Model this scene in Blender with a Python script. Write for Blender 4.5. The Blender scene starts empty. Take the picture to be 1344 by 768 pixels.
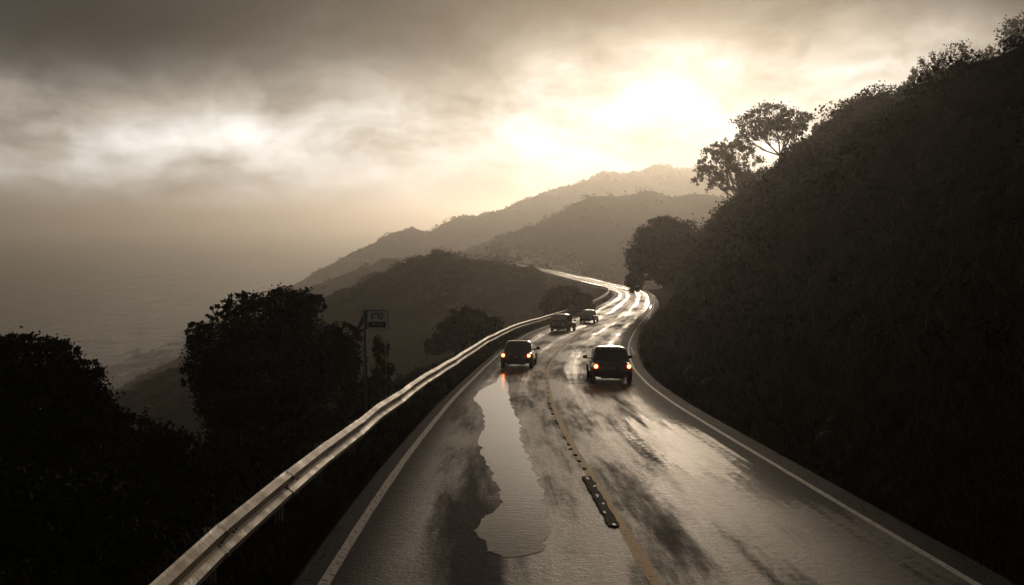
import bpy, bmesh, math, random
import numpy as np
from mathutils import Vector, Matrix
S = bpy.context.scene
COL = S.collection
rad = math.radians
rng = np.random.default_rng(7)
random.seed(7)

# ------------------------------------------------------------------ camera
CZ = 110.0                                  # camera height above the sea
F = 1291.0                                  # focal length in pixels of a 1344 wide frame
TH = math.atan(94 / F)
cam = bpy.data.cameras.new('camera'); camo = bpy.data.objects.new('camera', cam); COL.objects.link(camo)
cam.sensor_width = 36; cam.lens = 36 * F / 1344; cam.clip_end = 60000; cam.clip_start = .2
camo.location = (0, 0, CZ); camo.rotation_euler = (math.pi / 2 - TH, 0, 0)
S.camera = camo

# ------------------------------------------------------------------ sky, sun, exposure
SUN_AZ, SUN_EL = 10, 7.5                   # degrees, azimuth to the right of +Y
S.view_settings.view_transform = 'Standard'; S.view_settings.look = 'None'
S.view_settings.exposure = 0.0; S.view_settings.gamma = 1; S.view_settings.use_curve_mapping = False
S.cycles.max_bounces = 6; S.cycles.volume_bounces = 3; S.cycles.use_denoising = True
S.cycles.volume_max_steps = 64
world = bpy.data.worlds.new('World'); S.world = world; world.use_nodes = True
class NT:
    def __init__(s, t): s.t = t; t.nodes.clear()
    def n(s, typ, **k):
        a = s.t.nodes.new(typ)
        for q, v in k.items(): setattr(a, q, v)
        return a
    def l(s, a, b): s.t.links.new(a, b)
    def put(s, sock, v):
        if hasattr(v, 'links') or isinstance(v, bpy.types.NodeSocket): s.l(v, sock)
        else: sock.default_value = v
    def m(s, op, a, b=0.0, c=None, clamp=False):
        q = s.n('ShaderNodeMath', operation=op, use_clamp=clamp)
        s.put(q.inputs[0], a); s.put(q.inputs[1], b)
        if c is not None: s.put(q.inputs[2], c)
        return q.outputs[0]
    def comb(s, x, y, z=0.0):
        q = s.n('ShaderNodeCombineXYZ'); s.put(q.inputs[0], x); s.put(q.inputs[1], y); s.put(q.inputs[2], z)
        return q.outputs[0]
    def noise(s, vec, scale, detail=4, rough=.5, lac=2.0, dist=0.0):
        q = s.n('ShaderNodeTexNoise'); s.l(vec, q.inputs['Vector'])
        q.inputs['Scale'].default_value = scale; q.inputs['Detail'].default_value = detail
        q.inputs['Roughness'].default_value = rough; q.inputs['Lacunarity'].default_value = lac
        q.inputs['Distortion'].default_value = dist
        return q.outputs['Fac']
    def ramp(s, fac, stops, interp='LINEAR'):
        q = s.n('ShaderNodeValToRGB'); s.put(q.inputs[0], fac); cr = q.color_ramp; cr.interpolation = interp
        while len(cr.elements) < len(stops): cr.elements.new(.5)
        for e, (p, c) in zip(cr.elements, stops):
            e.position = p; e.color = (c, c, c, 1) if not hasattr(c, '__len__') else (*c, 1)
        return q.outputs[0]
    def mapr(s, v, a, b, c, d, smooth=False):
        q = s.n('ShaderNodeMapRange'); q.interpolation_type = 'SMOOTHSTEP' if smooth else 'LINEAR'
        s.put(q.inputs[0], v)
        for i, x in enumerate((a, b, c, d)): s.put(q.inputs[i + 1], x)
        return q.outputs[0]
    def mix(s, f, a, b):
        q = s.n('ShaderNodeMix', data_type='RGBA'); s.put(q.inputs[0], f)
        s.put(q.inputs[6], a if not isinstance(a, tuple) else (*a, 1)); s.put(q.inputs[7], b if not isinstance(b, tuple) else (*b, 1))
        return q.outputs[2]
    def scale(s, vec, x, y, z):
        q = s.n('ShaderNodeVectorMath', operation='MULTIPLY'); s.l(vec, q.inputs[0]); q.inputs[1].default_value = (x, y, z)
        return q.outputs[0]

w = NT(world.node_tree)
tc = w.n('ShaderNodeTexCoord'); sep = w.n('ShaderNodeSeparateXYZ'); w.l(tc.outputs['Generated'], sep.inputs[0])
dx, dy, dz = sep.outputs
az = w.m('MULTIPLY', w.m('ARCTAN2', dx, dy), 10.0)          # azimuth and elevation in tenths of a radian
el = w.m('MULTIPLY', w.m('ARCSINE', dz), 10.0)
v0 = w.comb(az, el)
warp = w.n('ShaderNodeTexNoise'); w.l(w.scale(v0, .7, 1.0, 1), warp.inputs['Vector']); warp.inputs['Scale'].default_value = .55
warp.inputs['Detail'].default_value = 5; warp.inputs['Roughness'].default_value = .55
ws = w.n('ShaderNodeVectorMath', operation='SUBTRACT'); w.l(warp.outputs['Color'], ws.inputs[0]); ws.inputs[1].default_value = (.5, .5, .5)
wm = w.n('ShaderNodeVectorMath', operation='MULTIPLY'); w.l(ws.outputs[0], wm.inputs[0]); wm.inputs[1].default_value = (1.5, .62, 0)
wa = w.n('ShaderNodeVectorMath', operation='ADD'); w.l(v0, wa.inputs[0]); w.l(wm.outputs[0], wa.inputs[1])
v1 = wa.outputs[0]
def A(px): return math.atan((px - 672) / F) * 10
def E_(py): return math.atan((290 - py) / F) * 10
# cloud light and dark masses: azimuth, elevation, widths (px-ish units), amount
MASS = [(640, 232, 600, 80, .60), (860, 125, 150, 70, .18), (60, 235, 300, 60, .06), (1020, 140, 230, 85, .48), (735, 110, 90, 55, .16),
        (330, 185, 200, 50, .25), (560, 180, 210, 50, .40), (620, 40, 330, 60, .04), (1130, 60, 130, 70, .18),
        (40, 200, 170, 60, .14), (450, 248, 150, 22, -.10), (930, 190, 46, 26, -.22), (900, 20, 230, 42, -.16),
        (200, 85, 300, 60, -.09), (640, 240, 90, 26, -.06)]
tot = .075
for (px, py, sx, sy, a) in MASS:
    sb = w.n('ShaderNodeVectorMath', operation='SUBTRACT'); w.l(v1, sb.inputs[0]); sb.inputs[1].default_value = (A(px), E_(py), 0)
    q = w.scale(sb.outputs[0], F / 10 / sx, F / 10 / sy, 0)
    d = w.n('ShaderNodeVectorMath', operation='DOT_PRODUCT'); w.l(q, d.inputs[0]); w.l(q, d.inputs[1])
    e = w.m('EXPONENT', w.m('MULTIPLY', d.outputs['Value'], -.7))
    tot = w.m('MULTIPLY_ADD', e, a, tot)
q1 = w.m('POWER', w.m('DIVIDE', w.m('SUBTRACT', az, A(560)), 3.1), 2.0); q2 = w.m('POWER', w.m('DIVIDE', el, .17), 2.0)
tot = w.m('MULTIPLY_ADD', w.m('EXPONENT', w.m('MULTIPLY', w.m('ADD', q1, q2), -1.0)), .45, tot)      # bright strip under the cloud base
n1 = w.noise(w.scale(v1, .8, 1.7, 1), 1.1, 6, .52)
n2 = w.noise(w.scale(v1, .5, 1.2, 1), .5, 4, .5)
n3 = w.noise(w.scale(v1, 1.0, 1.3, 1), 3.4, 6, .6)
mod = w.m('MULTIPLY', w.m('MULTIPLY', w.mapr(n1, .3, .7, .42, 1.58), w.mapr(n2, .3, .7, .75, 1.25)), w.mapr(n3, .3, .7, .86, 1.14))
tot = w.m('MULTIPLY', tot, mod)
# heavy cloud overhead and behind: darker away from the clearing
front = w.mapr(dy, .5, .94, .06, 1.0, True)
high = w.mapr(el, 1.45, 2.8, 1.0, .16, True)
tot = w.m('MULTIPLY', w.m('MULTIPLY', tot, front), high)
back = w.m('MULTIPLY', w.m('MULTIPLY', w.mapr(dy, .1, -.5, 0, .12, True), w.mapr(el, 2.0, 6.0, 1.0, .2, True)), 1.0)
tot = w.m('MAXIMUM', w.m('MAXIMUM', tot, .012), back)
tint = w.ramp(tot, [(0, (1, .93, .86)), (.12, (1, .92, .83)), (.35, (1, .90, .77)), (.6, (1, .92, .80)), (.95, (1, .96, .89))])
cl = w.n('ShaderNodeVectorMath', operation='SCALE'); w.l(tint, cl.inputs[0]); w.l(w.m('MULTIPLY', tot, 10.0), cl.inputs['Scale'])
sky = w.n('ShaderNodeTexSky', sky_type='NISHITA', sun_disc=False, sun_elevation=rad(SUN_EL), sun_rotation=rad(SUN_AZ),
          air_density=1.0, dust_density=5.0)
skyo = w.mix(.985, sky.outputs[0], cl.outputs[0])          # nearly closed cloud cover in front of the clear sky
bg = w.n('ShaderNodeBackground'); w.l(skyo, bg.inputs[0]); bg.inputs[1].default_value = .1
wo = w.n('ShaderNodeOutputWorld'); w.l(bg.outputs[0], wo.inputs[0])

sun = bpy.data.lights.new('sun', 'SUN'); sun.energy = 1.15; sun.angle = rad(13); sun.color = (1, .79, .57)
suno = bpy.data.objects.new('sun', sun); COL.objects.link(suno)
sd = Vector((math.sin(rad(SUN_AZ)) * math.cos(rad(SUN_EL)), math.cos(rad(SUN_AZ)) * math.cos(rad(SUN_EL)), math.sin(rad(SUN_EL))))
suno.rotation_euler = sd.to_track_quat('Z', 'Y').to_euler()

# ------------------------------------------------------------------ helpers
def ray(px, py):
    x = px - 672; y = py - 384
    ry = F * math.cos(TH) - y * math.sin(TH); rz = -F * math.sin(TH) - y * math.cos(TH)
    return x / ry, rz / ry
def P(px, py, D):
    ax, az_ = ray(px, py); return Vector((ax * D, D, CZ + az_ * D))
def tag(o, label=None, cat=None, group=None, kind=None):
    if label: o['label'] = label
    if cat: o['category'] = cat
    if group: o['group'] = group
    if kind: o['kind'] = kind
    return o
def empty(name, loc=(0, 0, 0), rz=0, **k):
    o = bpy.data.objects.new(name, None); COL.objects.link(o); o.location = loc; o.rotation_euler = (0, 0, rz); o.empty_display_size = .3
    return tag(o, **k)
def link(name, me, mats, parent=None, smooth=False, **k):
    o = bpy.data.objects.new(name, me); COL.objects.link(o)
    for m_ in (mats if isinstance(mats, (list, tuple)) else [mats]): me.materials.append(m_)
    if smooth: me.polygons.foreach_set('use_smooth', [True] * len(me.polygons))
    if parent: o.parent = parent
    return tag(o, **k)
def mesh_np(name, V, Q):
    """V (n,3), Q (m,4) faces"""
    me = bpy.data.meshes.new(name); V = np.asarray(V, np.float32); Q = np.asarray(Q, np.int32); k = Q.shape[1]
    me.vertices.add(len(V)); me.vertices.foreach_set('co', V.ravel())
    me.loops.add(Q.size); me.loops.foreach_set('vertex_index', Q.ravel())
    me.polygons.add(len(Q)); me.polygons.foreach_set('loop_start', np.arange(0, Q.size, k, dtype=np.int32))
    me.polygons.foreach_set('loop_total', np.full(len(Q), k, np.int32))
    me.update(calc_edges=True); me.validate(); return me
def grid_faces(nu, nv):
    i = np.arange(nu - 1)[:, None] * nv + np.arange(nv - 1)[None]
    return np.stack([i, i + nv, i + nv + 1, i + 1], -1).reshape(-1, 4)
def tube_arrays(pts, r, n=8, caps=True):
    pts = [Vector(p) for p in pts]; V = []; Fc = []
    if not hasattr(r, '__len__'): r = [r] * len(pts)
    for i, p in enumerate(pts):
        t = (pts[min(i + 1, len(pts) - 1)] - pts[max(i - 1, 0)]).normalized()
        u = t.cross(Vector((0, 0, 1)) if abs(t.z) < .95 else Vector((1, 0, 0))).normalized(); v = t.cross(u)
        for k in range(n):
            a = 2 * math.pi * k / n; V.append(p + (u * math.cos(a) + v * math.sin(a)) * r[i])
    for i in range(len(pts) - 1):
        for k in range(n):
            Fc.append((i * n + k, i * n + (k + 1) % n, (i + 1) * n + (k + 1) % n, (i + 1) * n + k))
    if caps: Fc.append(tuple(range(n))[::-1]); Fc.append(tuple((len(pts) - 1) * n + k for k in range(n)))
    return V, Fc
class MB:
    def __init__(s): s.V = []; s.F = []
    def add(s, V, Fc):
        o = len(s.V); s.V += [Vector(v) for v in V]; s.F += [tuple(i + o for i in f) for f in Fc]; return s
    def tube(s, pts, r, n=8, caps=True): return s.add(*tube_arrays(pts, r, n, caps))
    def box(s, c, d, rot=None):
        x, y, z = [q / 2 for q in d]; c = Vector(c)
        vs = [Vector((a * x, b * y, e * z)) for a in (-1, 1) for b in (-1, 1) for e in (-1, 1)]
        if rot: vs = [rot @ v for v in vs]
        return s.add([v + c for v in vs], [(0, 1, 3, 2), (4, 6, 7, 5), (0, 4, 5, 1), (2, 3, 7, 6), (0, 2, 6, 4), (1, 5, 7, 3)])
    def quad(s, a, b, c, d): return s.add([a, b, c, d], [(0, 1, 2, 3)])
    def build(s, name, mat_, parent=None, smooth=False, bevel=0, **k):
        me = bpy.data.meshes.new(name); me.from_pydata([tuple(v) for v in s.V], [], s.F); me.update()
        if bevel:
            bm = bmesh.new(); bm.from_mesh(me)
            bmesh.ops.bevel(bm, geom=bm.edges[:] , offset=bevel, segments=2, affect='EDGES', clamp_overlap=True)
            bmesh.ops.recalc_face_normals(bm, faces=bm.faces[:]); bm.to_mesh(me); bm.free()
        return link(name, me, mat_, parent, smooth, **k)

# value noise in numpy (fractal) for real relief
def vnoise(x, y, seed=0):
    xi = np.floor(x).astype(np.int64); yi = np.floor(y).astype(np.int64); xf = x - xi; yf = y - yi
    def hsh(a, b):
        n = (a * 374761393 + b * 668265263 + seed * 1442695041) & 0xffffffff
        n = ((n ^ (n >> 13)) * 1274126177) & 0xffffffff
        return ((n ^ (n >> 16)) & 0xffff) / 65535.0
    u = xf * xf * (3 - 2 * xf); v = yf * yf * (3 - 2 * yf)
    return (hsh(xi, yi) * (1 - u) + hsh(xi + 1, yi) * u) * (1 - v) + (hsh(xi, yi + 1) * (1 - u) + hsh(xi + 1, yi + 1) * u) * v
def fbm(x, y, oct=4, seed=0, gain=.5):
    s = 0; a = 1; t = 0
    for o in range(oct): s = s + a * (vnoise(x * 2 ** o, y * 2 ** o, seed + o) - .5); t += a; a *= gain
    return s / t * 2

# ------------------------------------------------------------------ road course
_ys = np.arange(-60, 400, .25)
_hs = np.interp(_ys, [-60, 0, 13.7, 57, 92, 122, 150, 190, 230, 270, 310, 400], [-.8, 4.0, 5.1, 8.6, 10.6, 12.6, 14.0, 15.1, 15.4, 15.3, 15.2, 15])
_k = np.exp(-np.linspace(-2, 2, 81) ** 2); _k /= _k.sum(); _hs = np.convolve(np.pad(_hs, 40, mode='edge'), _k, 'valid')
def drop(Y): return np.interp(Y, _ys, _hs)
def zroad(Y): return CZ - drop(Y)
RY = [-60, -20, 0, 14, 18, 24, 30, 38, 46, 57, 70, 80, 92, 105, 122, 140, 160, 180, 200, 208, 215, 222, 230, 240, 250, 265, 280, 300, 320, 345]
RL = [-1.6, -2.1, -2.4, -2.65, -2.7, -2.7, -2.6, -2.42, -2.13, -1.65, -.72, .22, 1.5, 3.24, 5.8, 9.2, 13.42, 17.5, 21.0, 21.9, 21.9, 20.6, 18.9, 16.9, 15.1, 12.8, 10.4, 6.6, 2.0, -5]
RC = [3.0, 2.4, 2.2, 2.02, 1.92, 1.72, 1.59, 1.54, 1.66, 2.1, 3.25, 4.6, 6.55, 8.7, 11.4, 14.5, 18.3, 21.8, 24.8, 25.5, 25.5, 24.7, 23.2, 21.2, 19.3, 17.0, 13.9, 10.3, 5.4, -1.6]
RR = [7.5, 6.9, 6.65, 6.5, 6.42, 6.36, 6.28, 6.24, 6.42, 7.08, 8.32, 9.6, 11.4, 13.4, 16.1, 19.3, 23.0, 26.2, 28.5, 29.0, 29.1, 28.8, 27.7, 25.6, 23.6, 21.4, 17.6, 13.9, 8.9, 1.9]
def smooth(v):
    a = np.interp(_ys, RY, v); k = np.exp(-np.linspace(-2, 2, 41) ** 2); k /= k.sum()
    return np.convolve(np.pad(a, 20, mode='edge'), k, 'valid')
_L, _C, _R = smooth(RL), smooth(RC), smooth(RR)
def XL(Y): return np.interp(Y, _ys, _L)
def XC(Y): return np.interp(Y, _ys, _C)
def XR(Y): return np.interp(Y, _ys, _R)

# ------------------------------------------------------------------ terrain height
def sstep(a, b, x): t = np.clip((x - a) / (b - a), 0, 1); return t * t * (3 - 2 * t)
def pline(pts): return np.array([(P(*p).x, P(*p).y, P(*p).z - CZ) for p in pts])
SPUR = pline([(796, 388, 207), (775, 378, 222), (755, 370, 228), (722, 359, 236), (690, 351, 242), (650, 345, 248), (620, 342, 252), (575, 338, 256), (545, 352, 254), (500, 378, 248), (450, 404, 240), (400, 432, 230), (340, 470, 220)])
R1 = pline([(330, 408, 1180), (380, 384, 1220), (450, 356, 1250), (500, 334, 1280), (560, 303, 1330), (640, 277, 1400), (700, 267, 1450), (760, 246, 1500), (820, 223, 1550), (870, 217, 1600), (920, 222, 1650), (1000, 225, 1700), (1200, 240, 1700), (1500, 260, 1700)])
R2 = pline([(560, 345, 640), (640, 330, 680), (690, 310, 700), (740, 293, 710), (790, 260, 710), (830, 264, 710), (900, 252, 720), (950, 258, 720), (1100, 250, 720), (1400, 250, 720)])
R3 = pline([(400, 404, 560), (440, 392, 600), (480, 358, 640), (530, 342, 660), (580, 342, 700)])
def ridge(x, Y, R, slope, back=None):
    best = np.full(np.shape(x), -1e9); back = back or slope
    for a, b in zip(R[:-1], R[1:]):
        ex, ey = b[0] - a[0], b[1] - a[1]; L2 = ex * ex + ey * ey
        t = np.clip(((x - a[0]) * ex + (Y - a[1]) * ey) / L2, 0, 1)
        px = a[0] + t * ex; py = a[1] + t * ey; z = a[2] + t * (b[2] - a[2])
        d = np.hypot(x - px, Y - py); rr = 3 + .02 * abs(b[1])
        dd = np.sqrt(d * d + rr * rr) - rr
        best = np.maximum(best, z - dd * np.where(Y > py, back, slope))
    return best
def smax(a, b, k):
    h = np.clip(.5 + .5 * (a - b) / k, 0, 1); return b * (1 - h) + a * h + k * h * (1 - h)
def height(x, Y):
    x = np.asarray(x, float); Y = np.asarray(Y, float)
    Yc = np.clip(Y, -60, 345); xl = XL(Yc); xr = XR(Yc); zr = -drop(Yc)
    f = fbm(x / 9, Y / 9, 5, 3); fb = fbm(x / 45, Y / 45, 4, 9); ff = fbm(x / 160, Y / 160, 5, 21)
    # left side: bank falling to the sea
    dl = np.maximum(xl - 2.4 - x, 0)
    steep = np.interp(Y, [0, 120, 200], [.42, .40, .33])
    left = zr - .15 - np.minimum(dl, 14) * (steep + .1) - np.maximum(dl - 14, 0) * np.interp(Y, [300, 600], [.35, .385])
    left = left + (f * 1.1 + fb * 3.0) * np.clip(dl / 12, 0, 1) + ff * 14 * np.clip((dl - 80) / 150, 0, 1)
    left = left - .25 * np.maximum(Y - 345, 0) * .0
    sp = ridge(x, Y, SPUR, .50, .62) + f * 1.6 + fb * 2.2
    spm = sstep(1.0, 9.0, dl) * sstep(60, 120, Y)
    left = np.where(spm > 0, smax(left, sp * spm + (left - 3) * (1 - spm), 2.0), left)
    # right side: steep brushy cut slope
    dr = np.maximum(x - xr - 1.6, 0)
    Gf = np.interp(dr, [0, 1, 8, 26, 66, 130, 400], [0, .7, 10.3, 26.5, 40, 50, 70])
    Gn = np.interp(dr, [0, 1, 8, 15, 28, 38, 60, 150], [0, .6, 7.8, 13.0, 16.2, 18.6, 24, 46])
    t = sstep(70, 150, Y); G = Gn * (1 - t) + Gf * t
    cut = 1 - sstep(196, 240, Y - .12 * dr)
    right = zr - .1 + G * cut + (f * 2.2 + fb * 4.0) * np.clip(dr / 8, 0, 1) * (.35 + .65 * cut) - (1 - cut) * np.minimum(dr * .45, 55)
    on = zr - .35
    H = np.where(x < xl - .75, left, np.where(x > xr + 1.15, right, on))
    far = sstep(300, 380, Y)
    base = np.where(x < xl, left, np.maximum(-15 - np.abs(x - xl) * .25, -60))
    H = H * (1 - far) + base * far
    far_r = np.maximum(np.maximum(ridge(x, Y, R1, .46, .5), ridge(x, Y, R2, .56, .52)), ridge(x, Y, R3, .58, .55))
    far_r = far_r + ff * np.interp(Y, [350, 900], [3, 9]) + fb * 4.0 - np.abs(fbm(x / 95, Y / 150, 3, 77)) * 26 * sstep(350, 600, Y) + 4 + fbm(x / 14, Y / 14, 3, 55) * 2.5
    H = np.where(Y > 330, smax(H, far_r, 8.0), H)
    return CZ + np.maximum(H, -CZ - 6)

# ------------------------------------------------------------------ materials
def new_mat(name):
    m_ = bpy.data.materials.new(name); m_.use_nodes = True; t = NT(m_.node_tree)
    o = t.n('ShaderNodeOutputMaterial'); b = t.n('ShaderNodeBsdfPrincipled'); t.l(b.outputs[0], o.inputs[0])
    return m_, t, b
def bump(t, b, hgt, strength, dist=.02):
    q = t.n('ShaderNodeBump'); q.inputs['Strength'].default_value = strength; q.inputs['Distance'].default_value = dist
    t.put(q.inputs['Height'], hgt); t.l(q.outputs[0], b.inputs['Normal']); return q
def simple(name, c, rough=.5, metal=0, var=.25, scale=6, bmp=0, coat=0, spec=.5):
    m_, t, b = new_mat(name); g = t.n('ShaderNodeNewGeometry').outputs['Position']
    n = t.noise(g, scale, 5, .6); c2 = tuple(q * (1 - var) for q in c); c1 = tuple(min(1, q * (1 + var)) for q in c)
    t.l(t.mix(t.mapr(n, .3, .7, 0, 1), c2, c1), b.inputs['Base Color'])
    t.l(t.mapr(n, .3, .7, max(.02, rough * .8), min(1, rough * 1.2)), b.inputs['Roughness'])
    b.inputs['Metallic'].default_value = metal; b.inputs['Coat Weight'].default_value = coat; b.inputs['Coat Roughness'].default_value = .05
    b.inputs['Specular IOR Level'].default_value = spec
    if bmp: bump(t, b, t.noise(g, scale * 4, 4, .6), bmp)
    return m_
def leaf_mat(name, ca, cb, scale, rough=.55):
    m_, t, b = new_mat(name); g = t.n('ShaderNodeNewGeometry').outputs['Position']
    n = t.noise(g, scale, 3, .6); t.l(t.mix(t.mapr(n, .35, .65, 0, 1), ca, cb), b.inputs['Base Color'])
    b.inputs['Roughness'].default_value = .85; b.inputs['Specular IOR Level'].default_value = .06
    return m_
M = {}
M['soil'] = simple('wet_soil', (.028, .024, .017), .9, var=.4, scale=.8, bmp=.6, spec=.0)
def ground_mat():
    m_, t, b = new_mat('slope_soil'); g = t.n('ShaderNodeNewGeometry').outputs['Position']; sp = t.n('ShaderNodeSeparateXYZ'); t.l(g, sp.inputs[0])
    n = t.noise(g, .8, 5, .6); big = t.noise(g, .05, 5, .6)
    soil = t.mix(t.mapr(n, .3, .7, 0, 1), (.012, .010, .007), (.028, .024, .017)); dry = t.mix(t.mapr(big, .35, .65, 0, 1), (.07, .062, .035), (.17, .145, .08))
    zone = t.m('MULTIPLY', t.mapr(sp.outputs[1], 95, 130, 0, 1, True), t.mapr(sp.outputs[0], 24, 20, 0, 1))       # dry grass on the headland inside the bend
    t.l(t.mix(zone, soil, dry), b.inputs['Base Color']); b.inputs['Roughness'].default_value = .95; b.inputs['Specular IOR Level'].default_value = 0
    bump(t, b, t.noise(g, 3.2, 5, .6), .6); return m_
M['ground'] = ground_mat()
M['hill'] = simple('hill_scrub', (.050, .046, .028), .9, var=.35, scale=.05, bmp=.8, spec=.1)
M['oak'] = leaf_mat('oak_leaves', (.018, .020, .010), (.040, .044, .022), 1.2)
M['oak_far'] = leaf_mat('sparse_leaves', (.045, .042, .022), (.08, .07, .035), .8)
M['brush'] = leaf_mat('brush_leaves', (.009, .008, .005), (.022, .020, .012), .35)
M['scrub'] = leaf_mat('headland_grass', (.09, .08, .045), (.22, .185, .10), .12, .8)
M['grass'] = leaf_mat('dry_grass', (.03, .026, .015), (.07, .06, .034), .6)
M['canopy'] = leaf_mat('hill_canopy', (.028, .030, .016), (.065, .060, .032), .03, .8)
M['bark'] = simple('bark', (.05, .04, .03), .85, var=.4, scale=8, bmp=.6)

# wet asphalt: base, wheel tracks that hold a film of water, coarse aggregate
def asphalt():
    m_, t, b = new_mat('wet_asphalt')
    g = t.n('ShaderNodeNewGeometry').outputs['Position']
    uv = t.n('ShaderNodeUVMap', uv_map='course').outputs[0]
    sp = t.n('ShaderNodeSeparateXYZ'); t.l(uv, sp.inputs[0]); u, v = sp.outputs[0], sp.outputs[1]    # u: lanes (0 left line, 1 centre, 2 right line); v: metres
    fine = t.noise(g, 17, 5, .75); mid = t.noise(g, 6, 4, .6); patch = t.noise(g, .55, 4, .6)
    long_ = t.noise(t.comb(t.m('MULTIPLY', u, 5.0), t.m('MULTIPLY', v, .045)), 1.0, 6, .62, dist=.4)
    long2 = t.noise(t.comb(t.m('MULTIPLY', u, 16.0), t.m('MULTIPLY', v, .05), 3.0), 1.0, 4, .55)
    # tracks: |fract(u)-.5| near .25
    fr = t.m('FRACT', u); tr = t.m('ABSOLUTE', t.m('SUBTRACT', t.m('ABSOLUTE', t.m('SUBTRACT', fr, .5)), .22))
    track = t.mapr(tr, .03, .15, 1.0, 0.0, True)
    wet = t.m('ADD', t.m('MULTIPLY', track, .17), t.m('ADD', t.m('MULTIPLY', long_, .75), t.m('ADD', t.m('MULTIPLY', long2, .35), t.m('MULTIPLY', patch, .30))))
    film = t.m('MULTIPLY', t.mapr(t.m('ADD', wet, t.mapr(v, 60, 170, 0, .09)), .77, 1.04, 0, 1, True), t.mapr(v, 25, 75, .35, 1.0, True))
    edge = t.m('MAXIMUM', t.mapr(u, 1.55, 1.95, 0, 1, True), t.mapr(u, .22, .02, 0, 1, True))   # little used, rougher strips along both edges
    # the soaked stretch in the right lane
    for (cu, cv, su, sv, amt) in ((1.62, 27, .24, 6, .62), (1.45, 20, .22, 4, .4), (1.7, 15.5, .3, 4.0, .3), (.35, 60, .2, 12, .3)):
        q = t.m('ADD', t.m('POWER', t.m('DIVIDE', t.m('SUBTRACT', u, cu), su), 2.0), t.m('POWER', t.m('DIVIDE', t.m('SUBTRACT', v, cv), sv), 2.0))
        q = t.m('ADD', q, t.m('MULTIPLY', t.m('SUBTRACT', long2, .5), 3.2)); q = t.m('ADD', q, t.m('MULTIPLY', t.m('SUBTRACT', mid, .5), 1.4))
        film = t.m('MAXIMUM', film, t.mapr(q, .6, 1.3, amt, 0, True))
    agg = t.mapr(fine, .35, .7, .0, 1)
    col = t.mix(agg, (.014, .0125, .011), (.050, .046, .040))
    col = t.mix(t.mapr(patch, .35, .7, 0, .5), col, (.03, .027, .023)); col = t.mix(film, col, (.014, .013, .011))
    seam = t.mapr(t.m('ABSOLUTE', t.m('SUBTRACT', t.noise(g, .30, 6, .62), .5)), .0025, .006, 1, 0, True)
    seam = t.m('MULTIPLY', seam, t.mapr(t.noise(g, .12, 2, .5), .48, .56, 0, 1))                     # wandering cracks sealed with tar
    col = t.mix(t.m('MULTIPLY', seam, .8), col, (.006, .0055, .005))
    t.l(col, b.inputs['Base Color'])
    big = t.noise(t.comb(t.m('MULTIPLY', u, 3.4), t.m('MULTIPLY', v, .085), 7.0), 1.0, 6, .66)
    dry = t.m('MULTIPLY', t.m('MAXIMUM', t.mapr(big, .44, .66, 0, 1, True), t.m('MULTIPLY', edge, .9)), t.m('SUBTRACT', 1.0, film))
    t.l(t.m('ADD', t.m('ADD', t.mapr(film, 0, 1, .40, .19), t.m('MULTIPLY', dry, .30)), t.m('MULTIPLY', mid, .10)), b.inputs['Roughness'])
    t.l(t.m('MAXIMUM', t.mapr(dry, 0, 1, .23, .05), t.m('MULTIPLY', film, .5)), b.inputs['Specular IOR Level'])
    b.inputs['IOR'].default_value = 1.45
    bs = t.n('ShaderNodeBump'); t.l(t.m('ADD', t.m('MULTIPLY', fine, 1.0), t.m('MULTIPLY', mid, .8)), bs.inputs['Height'])
    t.l(t.mapr(film, 0, 1, 1.0, .12), bs.inputs['Strength']); bs.inputs['Distance'].default_value = .13
    t.l(bs.outputs[0], b.inputs['Normal'])
    return m_
M['asphalt'] = asphalt()
def paint(name, c, wear):
    m_, t, b = new_mat(name); g = t.n('ShaderNodeNewGeometry').outputs['Position']
    n = t.noise(g, 14, 5, .7); t.l(t.mix(t.mapr(n, wear, wear + .12, 0, 1), (.04, .036, .03), c), b.inputs['Base Color'])
    b.inputs['Roughness'].default_value = .65; b.inputs['Specular IOR Level'].default_value = .12; bump(t, b, t.noise(g, 30, 3, .6), .6, .02); return m_
M['white_line'] = paint('white_road_paint', (.78, .74, .66), .36)
M['yellow_line'] = paint('yellow_road_paint', (.78, .43, .05), .34)
def water():
    m_, t, b = new_mat('puddle_water'); g = t.n('ShaderNodeNewGeometry').outputs['Position']
    b.inputs['Base Color'].default_value = (.018, .016, .013, 1); b.inputs['Roughness'].default_value = .12; b.inputs['IOR'].default_value = 1.45
    q = bump(t, b, t.noise(t.scale(g, 1.2, 4.0, 1), 3.0, 4, .6), .20, .02)
    nv = t.n('ShaderNodeCombineXYZ'); nv.inputs[1].default_value = .045; nv.inputs[2].default_value = .9994      # standing water lies flatter than the falling road
    t.l(nv.outputs[0], q.inputs['Normal']); return m_
M['puddle'] = water()
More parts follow.
